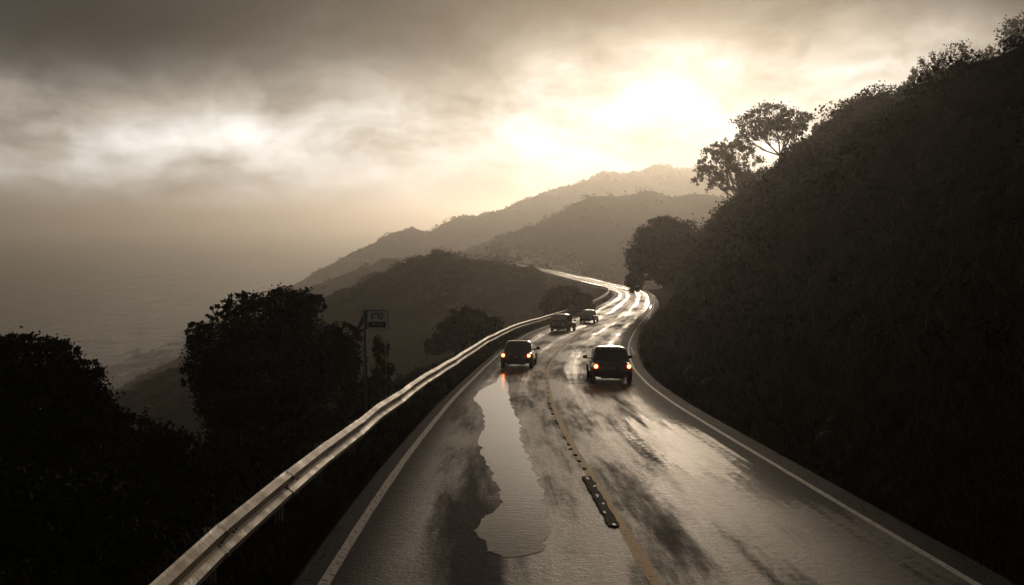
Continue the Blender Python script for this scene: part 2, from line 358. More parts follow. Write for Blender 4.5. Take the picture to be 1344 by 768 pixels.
def sea():
    m_, t, b = new_mat('sea_water'); g = t.n('ShaderNodeNewGeometry').outputs['Position']
    sp = t.n('ShaderNodeSeparateXYZ'); t.l(g, sp.inputs[0]); x, y = sp.outputs[0], sp.outputs[1]
    a = t.noise(t.scale(g, .022, .050, 1), 1.0, 8, .7); c = t.noise(t.scale(g, .09, .20, 1), 1.0, 6, .7)
    wob = t.noise(t.scale(g, .006, .006, 1), 1.0, 4, .6)
    d = t.m('ADD', x, t.m('MULTIPLY', t.m('SUBTRACT', wob, .5), 110))          # distance from the shore, seaward negative
    band = t.m('MULTIPLY', t.mapr(d, -375, -285, 0, 1, True), 1.0)
    fo = t.noise(t.comb(t.m('MULTIPLY', x, .05), t.m('MULTIPLY', y, .014)), 1.0, 8, .7, dist=1.2)
    fo2 = t.noise(t.scale(g, .12, .05, 1), 1.0, 6, .7)
    f = t.m('ADD', t.m('MULTIPLY', band, .22), t.m('ADD', t.m('MULTIPLY', fo, .6), t.m('MULTIPLY', fo2, .25)))
    foam = t.m('MULTIPLY', t.mapr(f, .585, .70, 0, 1, True), t.mapr(band, 0, .4, 0, 1))
    cap = t.noise(t.scale(g, .012, .055, 1), 1.0, 9, .72); chop = t.noise(t.scale(g, .05, .16, 1), 1.0, 5, .7)
    wc = t.m('MULTIPLY', t.mapr(t.m('ADD', t.m('MULTIPLY', cap, .6), t.m('MULTIPLY', chop, .4)), .50, .66, 0, .5, True), 1.0)
    foam = t.m('MAXIMUM', foam, wc)
    t.l(t.mix(foam, (.022, .022, .020), (.85, .83, .78)), b.inputs['Base Color'])
    t.l(t.mapr(foam, 0, 1, .22, .8), b.inputs['Roughness']); b.inputs['IOR'].default_value = 1.33
    bump(t, b, t.m('ADD', t.m('MULTIPLY', a, 1.0), t.m('MULTIPLY', c, .35)), 1.0, 13.0); return m_
M['sea'] = sea()
M['rail'] = simple('weathered_galvanised_steel', (.115, .086, .058), .55, .3, .6, 2.2, .5)
M['post'] = simple('dark_post_steel', (.07, .058, .045), .6, .4, .3, 5, .2)
M['steel_dark'] = simple('bolt_steel', (.05, .04, .03), .5, .6)
M['pole'] = simple('grey_pole', (.16, .14, .12), .5, .3, .2)
M['sign_face'] = simple('sign_face', (.82, .80, .72), .5, 0, .15, 5)
M['black'] = simple('sign_black', (.012, .012, .012), .5)
M['tyre'] = simple('tyre_rubber', (.012, .012, .012), .75)
M['rim'] = simple('wheel_rim', (.22, .21, .2), .35, .8)
M['glass'] = simple('dark_car_glass', (.035, .037, .036), .12, 0, .1, coat=.6)
M['trim'] = simple('black_trim', (.014, .014, .014), .55)
M['plate'] = simple('licence_plate', (.22, .21, .19), .45)
def carpaint(n, c, rough=.32): return simple(n, c, rough, .4, .06, 2, coat=1.0)
def emis(name, c, e):
    m_, t, b = new_mat(name); b.inputs['Base Color'].default_value = (.3, .02, .01, 1)
    b.inputs['Emission Color'].default_value = (*c, 1); b.inputs['Emission Strength'].default_value = e; return m_
M['lamp_on'] = emis('lit_tail_lamp', (1, .07, .02), 1.6)
M['lamp_core'] = emis('lit_tail_bulb', (1, .20, .05), 20.0)
M['lamp_off'] = simple('unlit_tail_lamp', (.12, .02, .012), .25, coat=.5)

# ------------------------------------------------------------------ ground sheets
def terrain(name, xs, Ys, mat_, lower=None, **k):
    X, Y = np.meshgrid(xs, Ys, indexing='ij'); Z = height(X, Y)
    if lower is not None: Z = np.where(lower(X, Y), Z - 6, Z)
    me = mesh_np(name, np.stack([X, Y, Z], -1).reshape(-1, 3), grid_faces(len(xs), len(Ys)))
    return link(name, me, mat_, smooth=True, **k)
terrain('ground', np.arange(-140, 170.1, .9), np.arange(-40, 352, .9), M['ground'], kind='structure')
# outer land, coarser; dips under the near sheet
terrain('hills', np.concatenate([np.arange(-620, 900, 6.5), np.arange(900, 2600, 40)]),
        np.concatenate([np.arange(-700, -40, 30), np.arange(-40, 900, 6.5), np.arange(900, 2400, 9), np.arange(2400, 4000, 60)]), M['hill'],
        lambda X, Y: (X > -133) & (X < 163) & (Y > -33) & (Y < 345), kind='structure')
sx = np.concatenate([np.arange(-12000, -1000, 500), np.arange(-1000, 1001, 50), np.arange(1500, 12001, 500)])
SXg, SYg = np.meshgrid(sx, sx + 1000, indexing='ij')
link('sea', mesh_np('sea', np.stack([SXg, SYg, 0 * SXg], -1).reshape(-1, 3), grid_faces(len(sx), len(sx))), M['sea'], kind='structure')

# ------------------------------------------------------------------ haze
hz = MB().box((0, 1000, 103), (24600, 24600, 222))
hm = bpy.data.materials.new('rain_haze'); hm.use_nodes = True; t = NT(hm.node_tree)
vo = t.n('ShaderNodeVolumePrincipled'); vo.inputs['Color'].default_value = (.98, .95, .90, 1)
vo.inputs['Density'].default_value = .00037; vo.inputs['Anisotropy'].default_value = .78
ho = t.n('ShaderNodeOutputMaterial'); t.l(vo.outputs[0], ho.inputs['Volume'])
hz.build('haze', hm, kind='stuff')

# ------------------------------------------------------------------ road
def course_v(Y):  # arc length along the centre
    return np.interp(Y, _ys, np.concatenate([[0], np.cumsum(np.hypot(np.diff(_ys), np.diff(_C)))]) - 60.0)
def zcross(x, Y): return zroad(Y)
def road_sheet():
    Ys = np.concatenate([np.arange(-40, 345, .5)])
    us = np.array([-.001, 0, .25, .5, .75, 1, 1.25, 1.5, 1.75, 2, 2.001])
    V = []; UV = []
    for Y in Ys:
        xl, xc, xr = XL(Y), XC(Y), XR(Y); z = zroad(Y)
        for i, u in enumerate(us):
            if i == 0: x, uu, zz = xl - .42, -.10, z - .01
            elif i == len(us) - 1: x, uu, zz = xr + .62, 2.15, z - .02
            else: x = xl + (xc - xl) * u if u <= 1 else xc + (xr - xc) * (u - 1); uu = u; zz = z
            V.append((x, Y, zz)); UV.append((uu, float(course_v(Y))))
    nu = len(us); V = np.array(V).reshape(-1, nu, 3); UV = np.array(UV).reshape(-1, nu, 2)
    # skirts down into the ground
    sk0 = V[:, :1] - np.array([.35, 0, .4]); sk1 = V[:, -1:] + np.array([.35, 0, -.4])
    V = np.concatenate([sk0, V, sk1], 1); UV = np.concatenate([UV[:, :1] - [.1, 0], UV, UV[:, -1:] + [.1, 0]], 1)
    fs = grid_faces(V.shape[0], V.shape[1])[:, ::-1]
    me = mesh_np('road', V.reshape(-1, 3), fs); uvl = me.uv_layers.new(name='course')
    li = np.empty(len(me.loops), np.int32); me.loops.foreach_get('vertex_index', li)
    uvl.data.foreach_set('uv', UV.reshape(-1, 2)[li].astype(np.float32).ravel())
    return link('road', me, M['asphalt'], smooth=True, kind='structure')
road_sheet()
def line(name, fx, wid, Y0, Y1, mat_, step=.5):
    V = []
    Ys = np.arange(Y0, Y1, step)
    for Y in Ys:
        dxy = (fx(Y + .5) - fx(Y - .5)); s = math.hypot(1, dxy); nx, ny = 1 / s, -dxy / s; wv = wid / 2 * (1 + .12 * float(fbm(np.array([Y * .9]), np.array([fx(Y)]), 2, 5)[0]))
        for q in (-1, 0, 1):
            yy = Y + q * ny * wv; V.append((fx(Y) + q * nx * wv, yy, zroad(yy) + .004))
    me = mesh_np(name, np.array(V), grid_faces(len(Ys), 3)[:, ::-1]); return link(name, me, mat_, smooth=True, kind='structure')
line('white_edge_line', lambda Y: XL(Y), .17, -30, 212, M['white_line'])
line('white_edge_line', lambda Y: XR(Y), .13, -30, 206, M['white_line'])
line('yellow_centre_line', lambda Y: XC(Y), .17, -30, 205, M['yellow_line'])

# puddle in the left lane: outline in (lane fraction, distance), ragged edge
def pix_ground(px, py, up=0.0):
    ax, az_ = ray(px, py); Y = np.arange(6, 395, .05); g = (drop(Y) - up) / Y + az_; i = int(np.argmax(g < 0)); return np.array([ax * Y[i], Y[i]])
def puddle(pts, amp, seed, n=9, freq=2.3):
    pts = [pix_ground(*p) for p in pts]; out = []
    N = len(pts)
    for i in range(N):
        p0, p1, p2, p3 = pts[i - 1], pts[i], pts[(i + 1) % N], pts[(i + 2) % N]
        for k in range(n):
            t_ = k / n
            q = .5 * ((2 * p1) + (-p0 + p2) * t_ + (2 * p0 - 5 * p1 + 4 * p2 - p3) * t_ ** 2 + (-p0 + 3 * p1 - 3 * p2 + p3) * t_ ** 3)
            out.append(q)
    out = np.array(out); tn = np.roll(out, -1, 0) - np.roll(out, 1, 0); nn = np.stack([tn[:, 1], -tn[:, 0]], 1); nn /= np.linalg.norm(nn, axis=1)[:, None] + 1e-9
    r = fbm(out[:, 0] * freq, out[:, 1] * freq * .6, 5, seed, .62)[:, None]; out = out + nn * r * amp
    me = bpy.data.meshes.new('puddle'); bm = bmesh.new()
    vs = [bm.verts.new((x, y, float(zroad(y)) + .006)) for x, y in out]; f = bm.faces.new(vs); 
    if f.normal.z < 0: bmesh.ops.reverse_faces(bm, faces=[f])
    bmesh.ops.triangulate(bm, faces=bm.faces[:]); bm.to_mesh(me); bm.free()
    return link('puddle', me, M['puddle'], kind='structure')
puddle([(660, 486), (652, 500), (632, 512), (622, 524), (632, 535), (636, 550), (630, 575), (634, 598), (648, 625), (660, 660), (650, 672), (632, 680), (628, 695), (636, 716), (652, 729), (685, 731), (712, 722),
        (722, 700), (714, 670), (712, 645), (706, 625), (694, 600), (683, 575), (681, 553), (672, 535), (668, 515), (666, 500)], .17, 11, 16, 4.2)

# ------------------------------------------------------------------ foliage
def quads(C, size, aspect=1.0, up=None, r=rng, tri=False):
    """random leaf quads at centres C (n,3) with sizes (n,)"""
    n = len(C); a = r.normal(size=(n, 3)); a /= np.linalg.norm(a, axis=1)[:, None]
    if up is not None: a = a * (1 - up) + np.array([0, 0, up]) * 1.0
    b = r.normal(size=(n, 3)); b -= (b * a).sum(1)[:, None] * a / (a * a).sum(1)[:, None]; b /= np.linalg.norm(b, axis=1)[:, None]
    a /= np.linalg.norm(a, axis=1)[:, None]
    s = np.asarray(size).reshape(-1, 1) * .5; a = a * s * aspect; b = b * s
    k = .35
    V = np.stack([C - a, C - b * .8 + a * k * .2, C + a, C + b * .8 + a * k * .2], 1).reshape(-1, 3)
    return V, np.arange(4 * n).reshape(-1, 4)
def foliage(name, C, size, mat_, parent=None, **k):
    V, Q = quads(C, size); me = mesh_np(name, V, Q); return link(name, me, mat_, parent, **k)
def blob_points(c, rr, n, r, shell=.55, lump=.28):
    """points in a lumpy ellipsoid: twig clusters with gaps between"""
    c = np.array(c); rr = np.array(rr) * np.ones(3)
    ncl = max(6, n // 26); d = r.normal(size=(ncl, 3)); d /= np.linalg.norm(d, axis=1)[:, None]
    rad_ = r.uniform(shell, 1.0, ncl) ** .6 * r.uniform(.85, 1.08, ncl)
    cen = d * rad_[:, None]; cs = r.uniform(.10, lump, ncl)
    idx = r.integers(0, ncl, n); p = cen[idx] + r.normal(size=(n, 3)) * cs[idx][:, None] * .55
    return c + p * rr
def tree(name, base, crown, n, leaf, mat_, label, cat='tree', seed=0, trunk_r=.2, lean=None, nbr=22, shell=.5, group=None, lump=.28, bare=False, fork=.4):
    """base (x,y,z); crown: list of (cx,cy,cz,rx,ry,rz) in world"""
    r = np.random.default_rng(seed); root = empty(name, base, label=label, cat=cat, group=group)
    b = Vector(base); vol = np.array([c[3] * c[4] * c[5] for c in crown]) ** .66; vol /= vol.sum()
    Pn = []
    for c, v in zip(crown, vol): Pn.append(blob_points(c[:3], c[3:6], max(30, int(n * v)), r, shell, lump))
    Pn = np.concatenate(Pn) - np.array(base); 
    fo = foliage('foliage', Pn, r.uniform(.6, 1.3, len(Pn)) * leaf, mat_, root)
    mb = MB(); cc = Vector(np.average([c[:3] for c in crown], axis=0, weights=vol)); cc -= b
    low = min(c[2] - c[5] for c in crown) - b.z
    forkp = Vector((cc.x * fork, cc.y * fork, max(.3, low * .9 if low > .5 else cc.z * .35)))
    mid = forkp * .5 + Vector((r.normal() * .1, r.normal() * .1, 0)) * trunk_r * 3
    mb.tube([(0, 0, -.8), (0, 0, 0), mid, forkp], [trunk_r * 1.5, trunk_r * 1.15, trunk_r * .95, trunk_r * .8], 8)
    mb.build('trunk', M['bark'], root, True)
    lm = MB(); per = np.maximum(1, (nbr * vol).round().astype(int))
    for c, k in zip(crown, per):
        cw = Vector(c[:3]) - b; m1 = forkp.lerp(cw, .5) + Vector(r.normal(size=3)) * .12 * c[3]
        tip = forkp.lerp(cw, .85)
        lm.tube([forkp, m1, tip], [trunk_r * .62, trunk_r * .45, trunk_r * .28], 6)
        for q in range(k):
            s0 = (forkp.lerp(m1, r.uniform(.5, 1)) if q % 3 == 0 else m1.lerp(tip, r.uniform(0, 1)))
            d = Vector(r.normal(size=3)); d.z = abs(d.z) * .8; d.normalize()
            e = cw + Vector((d.x * c[3], d.y * c[4], d.z * c[5])) * r.uniform(.75, .98)
            mm = s0.lerp(e, .5) + Vector(r.normal(size=3)) * .08 * c[3]
            rr = trunk_r * r.uniform(.16, .3); lm.tube([s0, mm, e], [rr, rr * .7, rr * .25], 5)
            for _ in range(3):
                s1 = mm.lerp(e, r.uniform(0, .8)); e1 = s1 + Vector(r.normal(size=3)).normalized() * c[3] * .35; e1.z += .1 * c[5]
                lm.tube([s1, e1], [rr * .45, rr * .12], 4, False)
    lm.build('branches', M['bark'], root, True)
    return root
def gz(x, Y): return float(height(np.array([x]), np.array([Y]))[0])
def cb(px, py, D, w_, h_, dep=None):
    """crown blob from picture centre and pixel half sizes, at distance D"""
    p = P(px, py, D); k = D / F; return (p.x, p.y, p.z, w_ * k, (dep if dep else w_) * k, h_ * k)

# near left
def base_at(px, D): x = ray(px, 400)[0] * D; return (x, D, gz(x, D))
def broad(name, px, D, blobs, n, leaf, label, seed, **k):
    crown = [cb(a, b, D + (g - .5) * 2, c, d) for g, (a, b, c, d) in zip(np.random.default_rng(seed).uniform(0, 1, len(blobs)), blobs)]
    return tree(name, base_at(px, D), crown, n, leaf, k.pop('mat', M['oak']), label, seed=seed, **k)
broad('oak_tree', 350, 40, [(352, 425, 62, 44), (290, 462, 48, 42), (420, 470, 52, 50), (350, 490, 90, 70), (300, 520, 50, 50), (430, 520, 52, 55), (382, 402, 40, 24), (350, 560, 80, 50), (450, 470, 26, 30), (262, 438, 20, 18), (318, 396, 24, 13), (412, 398, 18, 13), (456, 438, 18, 20), (250, 492, 14, 18), (372, 386, 18, 9), (286, 412, 16, 12)],
      85000, .115, 'large round dark oak with a dense crown, just left of the road sign', 31, trunk_r=.35, nbr=80, shell=.5, lump=.19)
broad('oak_tree', 30, 27, [(35, 480, 70, 40), (95, 500, 42, 34), (-20, 500, 70, 60), (60, 540, 90, 60), (110, 545, 45, 40), (20, 600, 100, 60), (150, 590, 45, 40), (38, 448, 16, 12), (75, 455, 14, 14), (92, 462, 12, 11), (118, 480, 14, 12), (8, 446, 16, 10)],
      60000, .10, 'black silhouetted tree with loose leafy top at the left edge in front of the sea', 32, trunk_r=.26, nbr=80, shell=.5, lump=.19)
broad('coastal_shrub', 190, 25, [(185, 600, 50, 55), (225, 610, 45, 45), (140, 620, 45, 50), (205, 665, 80, 60), (155, 562, 26, 26)], 15000, .13,
      'low dark shrub filling the dip between the left edge tree and the round oak', 33, trunk_r=.08, nbr=30, cat='shrub', shell=.3)
broad('coastal_shrub', 290, 30, [(285, 605, 45, 42), (330, 640, 45, 40), (262, 640, 42, 50)], 9000, .13,
      'dark shrub under the right side of the round oak beside the guardrail', 34, trunk_r=.08, nbr=24, cat='shrub', shell=.3)
broad('coastal_shrub', 75, 17, [(75, 690, 110, 70), (-20, 680, 90, 80), (190, 740, 80, 50)], 12000, .11,
      'black shrub in the bottom left corner below the guardrail', 35, trunk_r=.08, nbr=24, cat='shrub', shell=.3)
broad('coastal_shrub', 500, 48, [(500, 462, 12, 22), (503, 492, 16, 20), (490, 510, 20, 16)], 3000, .15,
      'thin upright shrub seen between the two poles of the road sign', 36, trunk_r=.06, nbr=14, cat='shrub', shell=.3)
broad('coastal_oak', 612, 92, [(612, 420, 24, 18), (590, 438, 20, 16), (640, 430, 22, 14), (612, 448, 42, 20), (572, 456, 16, 12)], 9000, .42,
      'dark rounded bush standing behind the guardrail left of the nearest left lane car', 37, trunk_r=.2, nbr=24, cat='bush', shell=.3)
broad('coastal_oak', 742, 150, [(738, 388, 22, 12), (762, 394, 18, 9), (722, 400, 16, 12), (745, 404, 34, 12)], 6000, .5,
      'wide dark bush behind the guardrail above the two distant cars', 38, trunk_r=.2, nbr=20, cat='bush', shell=.3)
broad('coastal_shrub', 792, 204, [(792, 384, 5, 6), (789, 389, 8, 4)], 900, .4, 'tiny cone shaped shrub at the far end of the guardrail where the road bends', 39, trunk_r=.07, nbr=8, cat='shrub', shell=.2)
# right side trees
broad('overhanging_oak', 892, 150, [(858, 318, 32, 26), (892, 308, 26, 22), (845, 345, 22, 22), (833, 368, 13, 17), (880, 335, 30, 24), (905, 330, 22, 26), (872, 296, 22, 13), (900, 352, 24, 22), (848, 330, 24, 20), (885, 362, 26, 22), (862, 355, 16, 14)],
      26000, .42, 'dark round crowned oak leaning over the road bend from the foot of the right slope', 41, trunk_r=.4, nbr=60, shell=.35)
broad('leaning_oak', 978, 176, [(940, 215, 26, 24), (960, 205, 26, 22), (925, 232, 17, 17), (965, 235, 26, 20), (985, 225, 20, 24), (948, 195, 18, 12), (990, 245, 22, 20)],
      9500, .36, 'leaning oak with open lacy crown on the slope edge, left of the umbrella shaped tree', 42, trunk_r=.32, nbr=80, shell=.6, lump=.17, mat=M['oak_far'])
broad('umbrella_oak', 1022, 176, [(1012, 152, 30, 16), (1040, 158, 24, 17), (990, 165, 26, 18), (980, 185, 18, 16), (1020, 172, 34, 12), (1050, 162, 14, 10)],
      7500, .38, 'umbrella shaped tree with bare forked trunk standing alone on the skyline', 43, trunk_r=.26, nbr=64, shell=.6, mat=M['oak_far'], fork=.15)
SK = [(1078, 182, 12, 16, 'small bush on the skyline just right of the umbrella shaped tree'),
      (1098, 176, 14, 16, 'double topped bush on the skyline, second right of the umbrella shaped tree'),
      (948, 292, 20, 20, 'ragged bush below the leaning oak on the slope edge'),
      (925, 318, 16, 16, 'bush touching the right side of the overhanging oak'),
      (1145, 140, 22, 14, 'low bush on the smooth stretch of skyline above the slope'),
      (1187, 122, 9, 12, 'small upright bush on the skyline left of the big domed crown'),
      (1218, 98, 26, 28, 'left lobe of the big domed tree crown high on the right skyline'),
      (1262, 84, 40, 28, 'big domed tree crown high on the right skyline'),
      (1305, 84, 26, 24, 'bush between the domed crown and the top right corner tree')]
for i, (a, b, c, d, lab) in enumerate(SK):
    if 'left lobe' in lab: lab = 'smaller rounded tree joined to the left of the big domed crown on the skyline'
    broad('skyline_bush', a, 168 if a > 960 else 150, [(a, b, c, d), (a - c * .5, b + d * .5, c * .7, d * .7), (a + c * .5, b + d * .4, c * .7, d * .7), (a, b + d, c * 1.1, d)], 2600 + 60 * c, .40, lab, 60 + i, trunk_r=.15, nbr=20, cat='bush', shell=.35)
broad('corner_tree', 1345, 168, [(1330, 46, 22, 18), (1352, 40, 30, 24), (1340, 66, 26, 16)], 3600, .38, 'open leafed tree cut by the top right corner of the photo', 75, trunk_r=.2, nbr=40, shell=.55, mat=M['oak_far'])

def scatter(name, cx, cy, cr, per, leaf, mat_, seed, hfac=.8, **k):
    """shrub clusters standing on the terrain"""
    r = np.random.default_rng(seed); cz = height(cx, cy); n = len(cx)
    idx = np.repeat(np.arange(n), per); d = r.normal(size=(len(idx), 3)); d /= np.linalg.norm(d, axis=1)[:, None]
    d *= (r.uniform(.3, 1, len(idx)) ** .5)[:, None]; d[:, 2] = np.abs(d[:, 2]) * hfac
    C = np.stack([cx, cy, cz], 1)[idx] + d * cr[idx][:, None]
    lf = np.broadcast_to(np.asarray(leaf, float), (n,))[idx] * r.uniform(.6, 1.3, len(idx))
    return foliage(name, C, lf, mat_, kind='stuff', **k)
r = np.random.default_rng(5)
# right slope brush
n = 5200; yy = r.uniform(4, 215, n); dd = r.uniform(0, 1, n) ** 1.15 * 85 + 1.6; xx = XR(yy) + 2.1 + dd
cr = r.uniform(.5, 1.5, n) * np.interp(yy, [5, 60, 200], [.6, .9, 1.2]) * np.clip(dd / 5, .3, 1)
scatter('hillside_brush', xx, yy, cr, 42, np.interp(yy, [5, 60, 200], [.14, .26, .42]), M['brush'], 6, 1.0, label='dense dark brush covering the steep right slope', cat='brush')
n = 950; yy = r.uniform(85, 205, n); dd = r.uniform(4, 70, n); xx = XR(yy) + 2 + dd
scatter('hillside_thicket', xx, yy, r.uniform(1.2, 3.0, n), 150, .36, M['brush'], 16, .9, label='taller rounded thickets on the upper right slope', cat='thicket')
# left bank brush
n = 1700; yy = r.uniform(6, 150, n); dd = r.uniform(0, 1, n) ** 1.4 * 40 + .8; xx = XL(yy) - 2.6 - dd
cr = r.uniform(.25, .9, n) * np.clip(dd / 4, .3, 1.2)
scatter('bank_brush', xx, yy, cr, 34, np.interp(yy, [5, 60, 150], [.10, .22, .36]), M['brush'], 7, .8, label='low dark scrub on the bank beyond the guardrail', cat='brush')
# spur
n = 5200; xx = r.uniform(-110, 24, n); yy = r.uniform(105, 300, n); ok = xx < XL(yy) - 3.2; xx, yy = xx[ok], yy[ok]
cr = r.uniform(.5, 1.7, len(xx)) * (.5 + .9 * (fbm(xx / 25, yy / 25, 3, 8) > .05)) * np.clip((XL(yy) - 3 - xx) / 6, .2, 1)
scatter('headland_scrub', xx, yy, cr, 26, .5, M['scrub'], 8, .8, label='scrub covering the rounded headland inside the road bend', cat='scrub')
# far slopes
n = 24000; xx = r.uniform(-330, 900, n); yy = r.uniform(330, 1720, n); zz = height(xx, yy); vis = (zz > 4) & (np.abs(xx / yy) < .62) ; xx, yy = xx[vis], yy[vis]
cr = r.uniform(1.5, 5.0, len(xx)) * (.6 + .8 * (fbm(xx / 60, yy / 60, 3, 18) > 0)) * np.interp(yy, [330, 1200], [.6, 1.2])
scatter('far_hill_canopy', xx, yy, cr * .8, 12, np.interp(yy, [330, 1500], [1.0, 2.4]), M['canopy'], 9, .9, label='tree canopy on the far coastal hills', cat='canopy')
# grass blades at the verges
def blades(name, x, y, hgt, mat_, seed, wdt=.02, lean=.35, **k):
    r = np.random.default_rng(seed); n = len(x); z = height(x, y) - .03; a = r.uniform(0, 6.28, n); dxy = np.stack([np.cos(a), np.sin(a)], 1)
    l = r.normal(size=(n, 2)) * lean; B = np.stack([x, y, z], 1); h_ = hgt[:, None]
    side = np.concatenate([dxy * wdt, np.zeros((n, 1))], 1) * np.ones((n, 1)); m1 = B + np.concatenate([l * h_ * .35, h_ * .6], 1); tp = B + np.concatenate([l * h_, h_ * .92], 1)
    V = np.stack([B - side, B + side, m1 + side * .8, tp + side * .1, tp - side * .1, m1 - side * .8], 1).reshape(-1, 3)
    i = np.arange(n)[:, None] * 6; Q = np.concatenate([i + [0, 1, 2, 5], i + [5, 2, 3, 4]], 0)
    return link(name, mesh_np(name, V, Q), mat_, kind='stuff', **k)
n = 40000; yy = 5 + 110 * r.uniform(0, 1, n) ** 1.6; xx = XL(yy) - .75 - np.abs(r.normal(size=n)) * 1.5
blades('verge_grass', xx, yy, r.uniform(.08, .34, n), M['grass'], 10, label='dark wet grass along the foot of the guardrail', cat='grass')
n = 42000; yy = 8 + 150 * r.uniform(0, 1, n) ** 1.5; xx = XR(yy) + .8 + np.abs(r.normal(size=n)) * 4
blades('slope_grass', xx, yy, r.uniform(.12, .6, n), M['grass'], 11, lean=.6, label='long drooping grass on the foot of the right slope', cat='grass')

# ------------------------------------------------------------------ litter and gravel washed onto the road edges
n = 5200; yy = 7 + 90 * r.uniform(0, 1, n) ** 1.5; sd = r.uniform(0, 1, n) < .62
xx = np.where(sd, XR(yy) + .62 - np.abs(r.normal(size=n)) * .30, XL(yy) - .42 + np.abs(r.normal(size=n)) * .12)
Cn = np.stack([xx, yy, zroad(yy) + .012], 1); V, Q = quads(Cn, r.uniform(.02, .075, n), up=.85)
V[:, 2] = np.repeat(Cn[:, 2], 4) + r.uniform(-.006, .012, len(V))
link('leaf_litter', mesh_np('leaf_litter', V, Q), leaf_mat('litter', (.03, .024, .014), (.09, .07, .045), 30), kind='stuff', label='fallen leaves and grit along the road edges', cat='litter')

# ------------------------------------------------------------------ rocks at the foot of the cut
M['rock'] = simple('wet_rock', (.045, .040, .034), .55, 0, .4, 3, .6)
for i, (px, py, D_, sz) in enumerate([(905, 502, 48, .3), (1085, 566, 26, .22), (1090, 560, 27, .18), (930, 520, 42, .25), (880, 474, 62, .35)]):
    x = ray(px, py)[0] * D_; z = gz(x, D_); bm = bmesh.new(); bmesh.ops.create_icosphere(bm, subdivisions=4, radius=1)
    co = np.array([v.co[:] for v in bm.verts]); k = np.random.default_rng(90 + i)
    sc_ = np.array([1.3, .8, .75]) * k.uniform(.8, 1.2, 3) * sz
    dsp = 1 + .35 * fbm(co[:, 0] * 1.6 + i * 7, co[:, 1] * 1.6 + co[:, 2] * 1.3, 4, 40 + i, .6)
    for v, c, d_ in zip(bm.verts, co, dsp):
        q = np.sign(c) * np.abs(c) ** .75; v.co = Vector(q * sc_ * d_)
    me = bpy.data.meshes.new('rock'); bm.to_mesh(me); bm.free()
    o = link('rock', me, M['rock'], label='weathered rock showing through the dark brush low on the right slope', cat='rock', group='rocks on the right slope')
    o.location = (x, D_, z - .10 * sz); o.rotation_euler = (k.uniform(-.4, .4), k.uniform(-.9, -.3), k.uniform(0, 6))

# ------------------------------------------------------------------ guardrail
PROF = [(.0, .0), (.015, .025), (.088, .062), (.092, .118), (.02, .165), (.0, .205), (.02, .242), (.094, .288), (.09, .348), (.018, .392), (-.004, .41), (-.02, .402)]
def rail_x(Y): return XL(Y) - 1.38 + .03 * math.sin(Y * .8) * (Y < 40)
def guardrail(name, pts, label, close=None):
    """pts: resampled list of (x, Y) every 4 m; beam panels between, post at each"""
    root = empty(name, (pts[0][0], pts[0][1], float(zroad(pts[0][1]))), label=label, cat='guardrail')
    o = Vector(root.location)
    r = np.random.default_rng(3); jit = [(r.normal() * .02, r.normal() * .015) for _ in pts]
    for i in range(len(pts) - 1):
        a = Vector((*pts[i], 0)); b = Vector((*pts[i + 1], 0)); L = (b - a).length; t_ = (b - a) / L; nrm = Vector((t_.y, -t_.x, 0))
        V = []; S_ = [-.10, 0, L * .5, L, ] ; lap = .012
        for k, s in enumerate(S_):
            f = max(0, s / L); p = a + t_ * s; z = float(zroad(p.y)) + .33 + jit[i][1] * (1 - f) + jit[i + 1][1] * f
            off = jit[i][0] * (1 - f) + jit[i + 1][0] * f + (lap if k <= 1 else (lap * .4 if k == 2 else 0))
            for (q, h_) in PROF: V.append(p + nrm * (q * 1.3 + off) + Vector((0, 0, z + h_ * 1.33)) - o)
        m = len(PROF); fs = [tuple(int(v) for v in f) for f in grid_faces(len(S_), m)]
        mb = MB().add(V, fs); pn = mb.build('rail_panel', M['rail'], root)
        sm = pn.modifiers.new('thickness', 'SOLIDIFY'); sm.thickness = .006; sm.offset = 0
    for i, (x, y) in enumerate(pts):
        z = float(zroad(y)); j = min(i, len(pts) - 2); t_ = Vector((pts[j + 1][0] - pts[j][0], pts[j + 1][1] - pts[j][1], 0)).normalized(); nrm = Vector((t_.y, -t_.x, 0))
        R_ = Matrix(((t_.x, nrm.x, 0), (t_.y, nrm.y, 0), (0, 0, 1)))
        c = Vector((x, y, z)) - nrm * .19 - o; mb = MB()
        mb.box(c + Vector((0, 0, .05)), (.10, .012, 1.5), R_); mb.box(c + Vector((0, 0, .05)) + nrm * .06, (.14, .012, 1.5), R_); mb.box(c + Vector((0, 0, .05)) - nrm * .06, (.14, .012, 1.5), R_)
        mb.box(c + nrm * .125 + Vector((0, 0, .65)), (.15, .11, .36), R_)
        mb.build('post', M['post'], root)
    mb = MB()
    for i, (x, y) in enumerate(pts[:30]):
        z = float(zroad(y)) + .33; j = min(i, len(pts) - 2); t_ = Vector((pts[j + 1][0] - pts[j][0], pts[j + 1][1] - pts[j][1], 0)).normalized(); nrm = Vector((t_.y, -t_.x, 0))
        c = Vector((x, y, z)) - o
        # lap seam strap and bolts
        V = []
        for s in (-.035, .035):
            for (q, h_) in PROF: V.append(c + t_ * (s - .11) + nrm * (q * 1.3 + .026 + jit[i][0]) + Vector((0, 0, h_ * 1.33 + .004 + jit[i][1])))
        mb.add(V, [tuple(int(v) for v in f) for f in grid_faces(2, len(PROF))])
        for hh, qq in ((.14, .15), (.43, .155)):
            for s in (-.06, .06): mb.tube([c + t_ * s + nrm * qq + Vector((0, 0, hh)), c + t_ * s + nrm * (qq + .03) + Vector((0, 0, hh))], .014, 6)
    mb.build('joint_bolts', M['steel_dark'], root, label='dark seam straps and bolts where the panels overlap')
    return root
